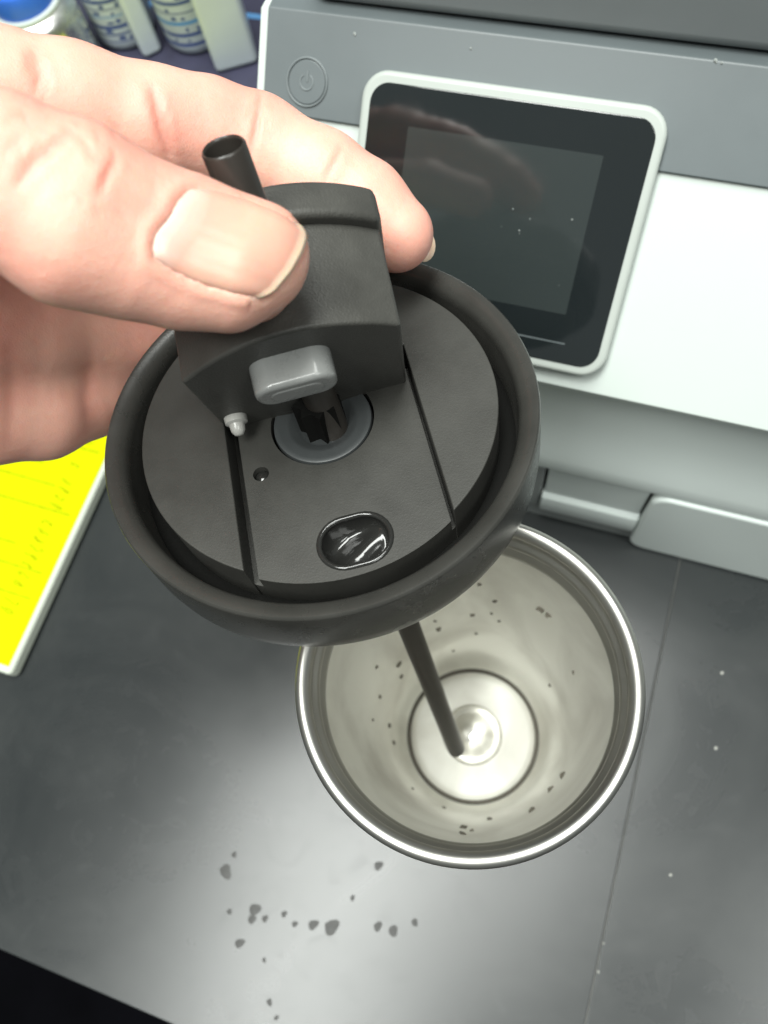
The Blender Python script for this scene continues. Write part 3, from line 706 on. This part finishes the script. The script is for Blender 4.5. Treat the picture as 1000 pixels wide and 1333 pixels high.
def skin_mat():
    m = bpy.data.materials.new('skin'); m.use_nodes = True; nt = m.node_tree; N = nt.nodes; L = nt.links; b = N['Principled BSDF']
    b.inputs['Roughness'].default_value = .48; b.inputs['Specular IOR Level'].default_value = .4
    b.inputs['Subsurface Weight'].default_value = .55; b.inputs['Subsurface Radius'].default_value = (1, .36, .2); b.inputs['Subsurface Scale'].default_value = .0035
    tc = N.new('ShaderNodeTexCoord')
    n1 = N.new('ShaderNodeTexNoise'); n1.inputs['Scale'].default_value = 55; n1.inputs['Detail'].default_value = 6; n1.inputs['Roughness'].default_value = .6; L.new(tc.outputs['Object'], n1.inputs['Vector'])
    r = N.new('ShaderNodeValToRGB'); r.color_ramp.elements[0].position = .32; r.color_ramp.elements[1].position = .7
    r.color_ramp.elements[0].color = (.70, .345, .27, 1); r.color_ramp.elements[1].color = (.79, .46, .36, 1); L.new(n1.outputs['Fac'], r.inputs[0])
    a = N.new('ShaderNodeAttribute'); a.attribute_name = 'redness'
    mx = N.new('ShaderNodeMix'); mx.data_type = 'RGBA'; L.new(a.outputs['Fac'], mx.inputs[0]); L.new(r.outputs[0], mx.inputs[6]); mx.inputs[7].default_value = (.50, .15, .11, 1)
    n3 = N.new('ShaderNodeTexNoise'); n3.inputs['Scale'].default_value = 26; n3.inputs['Detail'].default_value = 3; L.new(tc.outputs['Object'], n3.inputs['Vector'])
    m3 = N.new('ShaderNodeMapRange'); m3.inputs[1].default_value = .42; m3.inputs[2].default_value = .72; m3.inputs[3].default_value = 0; m3.inputs[4].default_value = .42; L.new(n3.outputs['Fac'], m3.inputs[0])
    mb = N.new('ShaderNodeMix'); mb.data_type = 'RGBA'; L.new(m3.outputs[0], mb.inputs[0]); L.new(mx.outputs[2], mb.inputs[6]); mb.inputs[7].default_value = (.72, .27, .22, 1)
    L.new(mb.outputs[2], b.inputs['Base Color'])
    vo = N.new('ShaderNodeTexVoronoi'); vo.feature = 'DISTANCE_TO_EDGE'; vo.inputs['Scale'].default_value = 1500; L.new(tc.outputs['Object'], vo.inputs['Vector'])
    n2 = N.new('ShaderNodeTexNoise'); n2.inputs['Scale'].default_value = 420; n2.inputs['Detail'].default_value = 4; L.new(tc.outputs['Object'], n2.inputs['Vector'])
    ad = N.new('ShaderNodeMath'); ad.operation = 'MULTIPLY_ADD'; L.new(vo.outputs[0], ad.inputs[0]); ad.inputs[1].default_value = .4; L.new(n2.outputs['Fac'], ad.inputs[2])
    bp = N.new('ShaderNodeBump'); bp.inputs['Strength'].default_value = .45; bp.inputs['Distance'].default_value = .0003; L.new(ad.outputs[0], bp.inputs['Height']); L.new(bp.outputs[0], b.inputs['Normal'])
    return m
hand = finish('hand', me, skin_mat(), None, True, 0)
tag(hand, 'bare hand pinching the raised black flap of the lid between thumb and finger', 'hand')
def nail_mat():
    m = bpy.data.materials.new('nail'); m.use_nodes = True; nt = m.node_tree; N = nt.nodes; L = nt.links; b = N['Principled BSDF']
    b.inputs['Roughness'].default_value = .34; b.inputs['Specular IOR Level'].default_value = .5; b.inputs['Subsurface Weight'].default_value = .4; b.inputs['Subsurface Scale'].default_value = .002
    a = N.new('ShaderNodeAttribute'); a.attribute_name = 'along'
    r = N.new('ShaderNodeValToRGB'); e = r.color_ramp.elements
    e[0].position = 0; e[0].color = (.66, .45, .38, 1); e[1].position = 1; e[1].color = (.69, .51, .38, 1)
    for p, c in ((.17, (.66, .43, .36, 1)), (.27, (.62, .34, .265, 1)), (.6, (.64, .37, .28, 1)), (.93, (.62, .32, .245, 1)), (.965, (.68, .49, .36, 1))):
        k = r.color_ramp.elements.new(p); k.color = c
    L.new(a.outputs['Fac'], r.inputs[0]); L.new(r.outputs[0], b.inputs['Base Color'])
    return m
nl = mesh('thumb_nail', c2w(V / 1000), nf, nail_mat(), hand, True, 0)
aa = nl.data.attributes.new('along', 'FLOAT', 'POINT')
along = UV[:, 0] + .07 * (2 * UV[:, 1] - 1) ** 2 * (UV[:, 0] < .5) + .03 * (np.abs(2 * UV[:, 1] - .8) ** 2) * (UV[:, 0] > .8) * 0
aa.data.foreach_set('value', along.astype(np.float32))
so = nl.modifiers.new('solid', 'SOLIDIFY'); so.thickness = .0005; so.offset = -1
# edge of the finger's nail showing behind the fingertip
fc = K(552, 320, .1705); V = []; n1, n2 = 10, 20
for i in range(n1 + 1):
    for j in range(n2):
        a, b_ = math.pi * i / n1, 2 * math.pi * j / n2
        V.append(c2w((fc + np.array([2.6 * math.sin(a) * math.cos(b_), 3.6 * math.cos(a), 1.1 * math.sin(a) * math.sin(b_)])) / 1000))
mesh('finger_nail', V, [(i * n2 + j, i * n2 + (j + 1) % n2, (i + 1) * n2 + (j + 1) % n2, (i + 1) * n2 + j) for i in range(n1) for j in range(n2)], material('pale_nail', (.78, .56, .42), .4, sss=.3), hand, True, 0)
